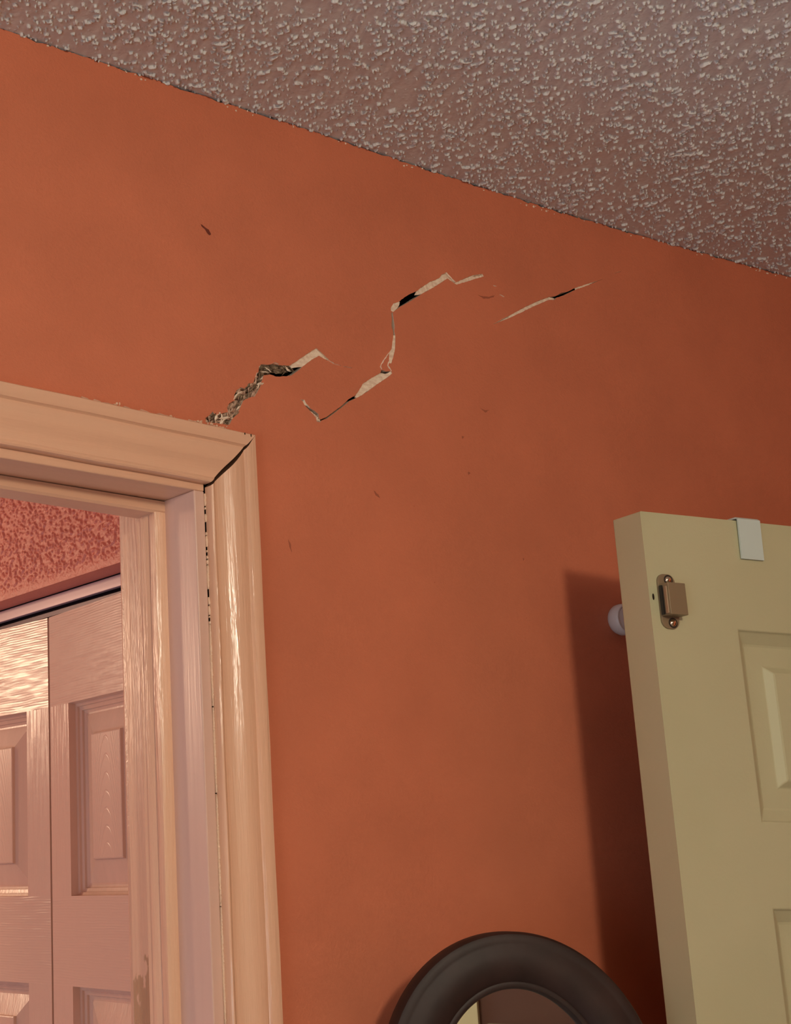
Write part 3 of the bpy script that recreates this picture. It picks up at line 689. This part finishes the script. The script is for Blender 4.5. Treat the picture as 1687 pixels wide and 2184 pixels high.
# over-the-door hook strap
loc = Vector(door3.location); Rz = Matrix.Rotation(ANG, 3, 'Z')
hook = empty('over_door_hook', loc + Rz @ Vector((.1205, 0, 2.0)), ANG)
tag(hook, 'flat white metal hook strap folded over the top of the open cream door', 'hook')
bm = bmesh.new()
t = .0014
pth = [(-.0006 - .0011, .0035), (-.0026, .0412), (-.0006, .0424), (.0362, .0424), (.0368, .0400), (.0368, -.060), (.046, -.075), (.058, -.068), (.060, -.050)]
rings = []
for i, (y, z) in enumerate(pth):
    p = Vector(pth[max(0, i - 1)]); q = Vector(pth[min(len(pth) - 1, i + 1)]); d = (q - p).normalized(); n = Vector((-d.y, d.x)) * t / 2 * 1.1
    rings.append([(-.0128, y - n.x, z - n.y), (.0128, y - n.x, z - n.y), (.0128, y + n.x, z + n.y), (-.0128, y + n.x, z + n.y)])
loft(bm, rings); build('strap', bm, M_WHITE, hook, bevel=.0005)

# round white bumper on the wall, in the shadow of the door
bump = empty('wall_bumper', (1.373, 0.0, 1.9785)); tag(bump, 'round white plastic bumper on the orange wall, half hidden behind the open cream door', 'door bumper')
def lathe(bm, prof, n=40, squash=1.0):
    rings = [[(r * math.cos(a), y, r * math.sin(a) * squash) for a in (2 * math.pi * k / n for k in range(n))] for r, y in prof]
    loft(bm, rings)
bm = bmesh.new(); lathe(bm, [(.004, -.0120), (.0140, -.0120), (.0155, -.0132), (.0170, -.0132), (.0185, -.0115), (.0190, -.0080), (.0185, -.0040), (.0165, -.0010), (.0150, 0.0006)])
b_ = build('bumper_disc', bm, M_PLAS, bump, smooth=True); b_.scale = (.86, 1, .86)

# ------------------------------------------------------------------ standing mirror with a dark wood frame
MC = Vector((1.0647, -0.102, 1.5390)); A, B, FW = 0.1140, 0.1315, 0.0457
mir = empty('standing_mirror', (MC.x, MC.y, 0), math.radians(-28.3)); tag(mir, 'round mirror with a wide dark brown wooden frame in front of the orange wall', 'mirror')
bm = bmesh.new(); rings = []
fp = [(a_ * .879, b_) for a_, b_ in [(0, .010), (0, -.003), (-.0025, -.007), (-.0065, -.0085), (-.0100, -.0082), (-.0125, -.0086), (-.020, -.0104), (-.028, -.0108), (-.036, -.0098), (-.0425, -.0074), (-.0455, -.0050), (-.0470, -.0056), (-.0500, -.0050), (-.0520, -.0020), (-.0520, .010)]]
for k in range(120):
    a = 2 * math.pi * k / 120; c, s = math.cos(a), math.sin(a)
    nx, nz = c / A, s / B; L = math.hypot(nx, nz); nx /= L; nz /= L
    rings.append([(A * c + nx * d, y, MC.z + B * s + nz * d) for d, y in fp])
loft(bm, rings, loop=True); build('mirror_frame', bm, M_ESP, mir, smooth=True)
bm = bmesh.new(); bm.faces.new([bm.verts.new(((A - FW + .003) * math.cos(a), .001, MC.z + (B - FW + .003) * math.sin(a))) for a in (2 * math.pi * k / 96 for k in range(96))])
r_ = bmesh.ops.extrude_face_region(bm, geom=bm.faces[:]); bmesh.ops.translate(bm, verts=[v for v in r_['geom'] if isinstance(v, bmesh.types.BMVert)], vec=(0, .004, 0))
build('mirror_glass', bm, M_MIRROR, mir)
bm = bmesh.new(); box(bm, (-.014, .008, .02), (.014, .024, MC.z - B + .03)); build('mirror_post', bm, M_ESP, mir, bevel=.003)
bm = bmesh.new(); bmesh.ops.create_cone(bm, cap_ends=True, segments=48, radius1=.085, radius2=.075, depth=.024, matrix=Matrix.Translation((0, .0, .012))); build('mirror_base', bm, M_ESP, mir, bevel=.003)

# ------------------------------------------------------------------ behind the camera: added fill window, and what the mirror sees
win = empty('fill_window', (LX, -1.5, 1.35)); tag(win, 'unseen white framed window added on the left wall around the cool fill light', 'window', 'structure')  # added, unseen frame that houses the cool fill light
bm = bmesh.new()
for a, b in (((0, -.62, -.68), (.03, -.55, .68)), ((0, .55, -.68), (.03, .62, .68)), ((0, -.55, .61), (.03, .55, .68)), ((0, -.55, -.68), (.03, .55, -.61))): box(bm, a, b)
build('fill_window_frame', bm, M_WHITE, win)
bm = bmesh.new(); box(bm, (0, -.55, -.61), (.006, .55, .61)); build('fill_window_pane', bm, M_GLASS, win)
d4 = empty('door_4', (-0.292, NY, 0)); tag(d4, 'closed cream door in the wall behind the photographer', 'door', 'structure')
bm = bmesh.new(); box(bm, (.0, .0, 0), (.72, .02, 2.03)); build('door_slab', bm, M_DOOR, d4)
bm = bmesh.new(); box(bm, (-.06, 0, 0), (0, .03, 2.09)); box(bm, (.72, 0, 0), (.78, .03, 2.09)); box(bm, (0, 0, 2.03), (.72, .03, 2.09)); build('door_casing', bm, M_DOOR, d4)

cab = empty('storage_cabinet', (0.70, NY + .17, 0)); tag(cab, 'tall cream storage cabinet beside the door behind the photographer', 'cabinet')
bm = bmesh.new(); box(bm, (-.19, -.165, 0), (.19, .165, 1.402)); build('cabinet_body', bm, M_DOOR, cab, bevel=.003)
for sx in (-1, 1):
    bm = bmesh.new(); box(bm, (min(sx * .004, sx * .182), .165, .06), (max(sx * .004, sx * .182), .183, 1.39)); cd = build('cabinet_door', bm, M_DOOR, cab, bevel=.002)
    bm = bmesh.new(); bmesh.ops.create_uvsphere(bm, u_segments=16, v_segments=8, radius=.013, matrix=Matrix.Translation((sx * .03, .195, .85))); build('knob', bm, M_BRONZE, cd, smooth=True)
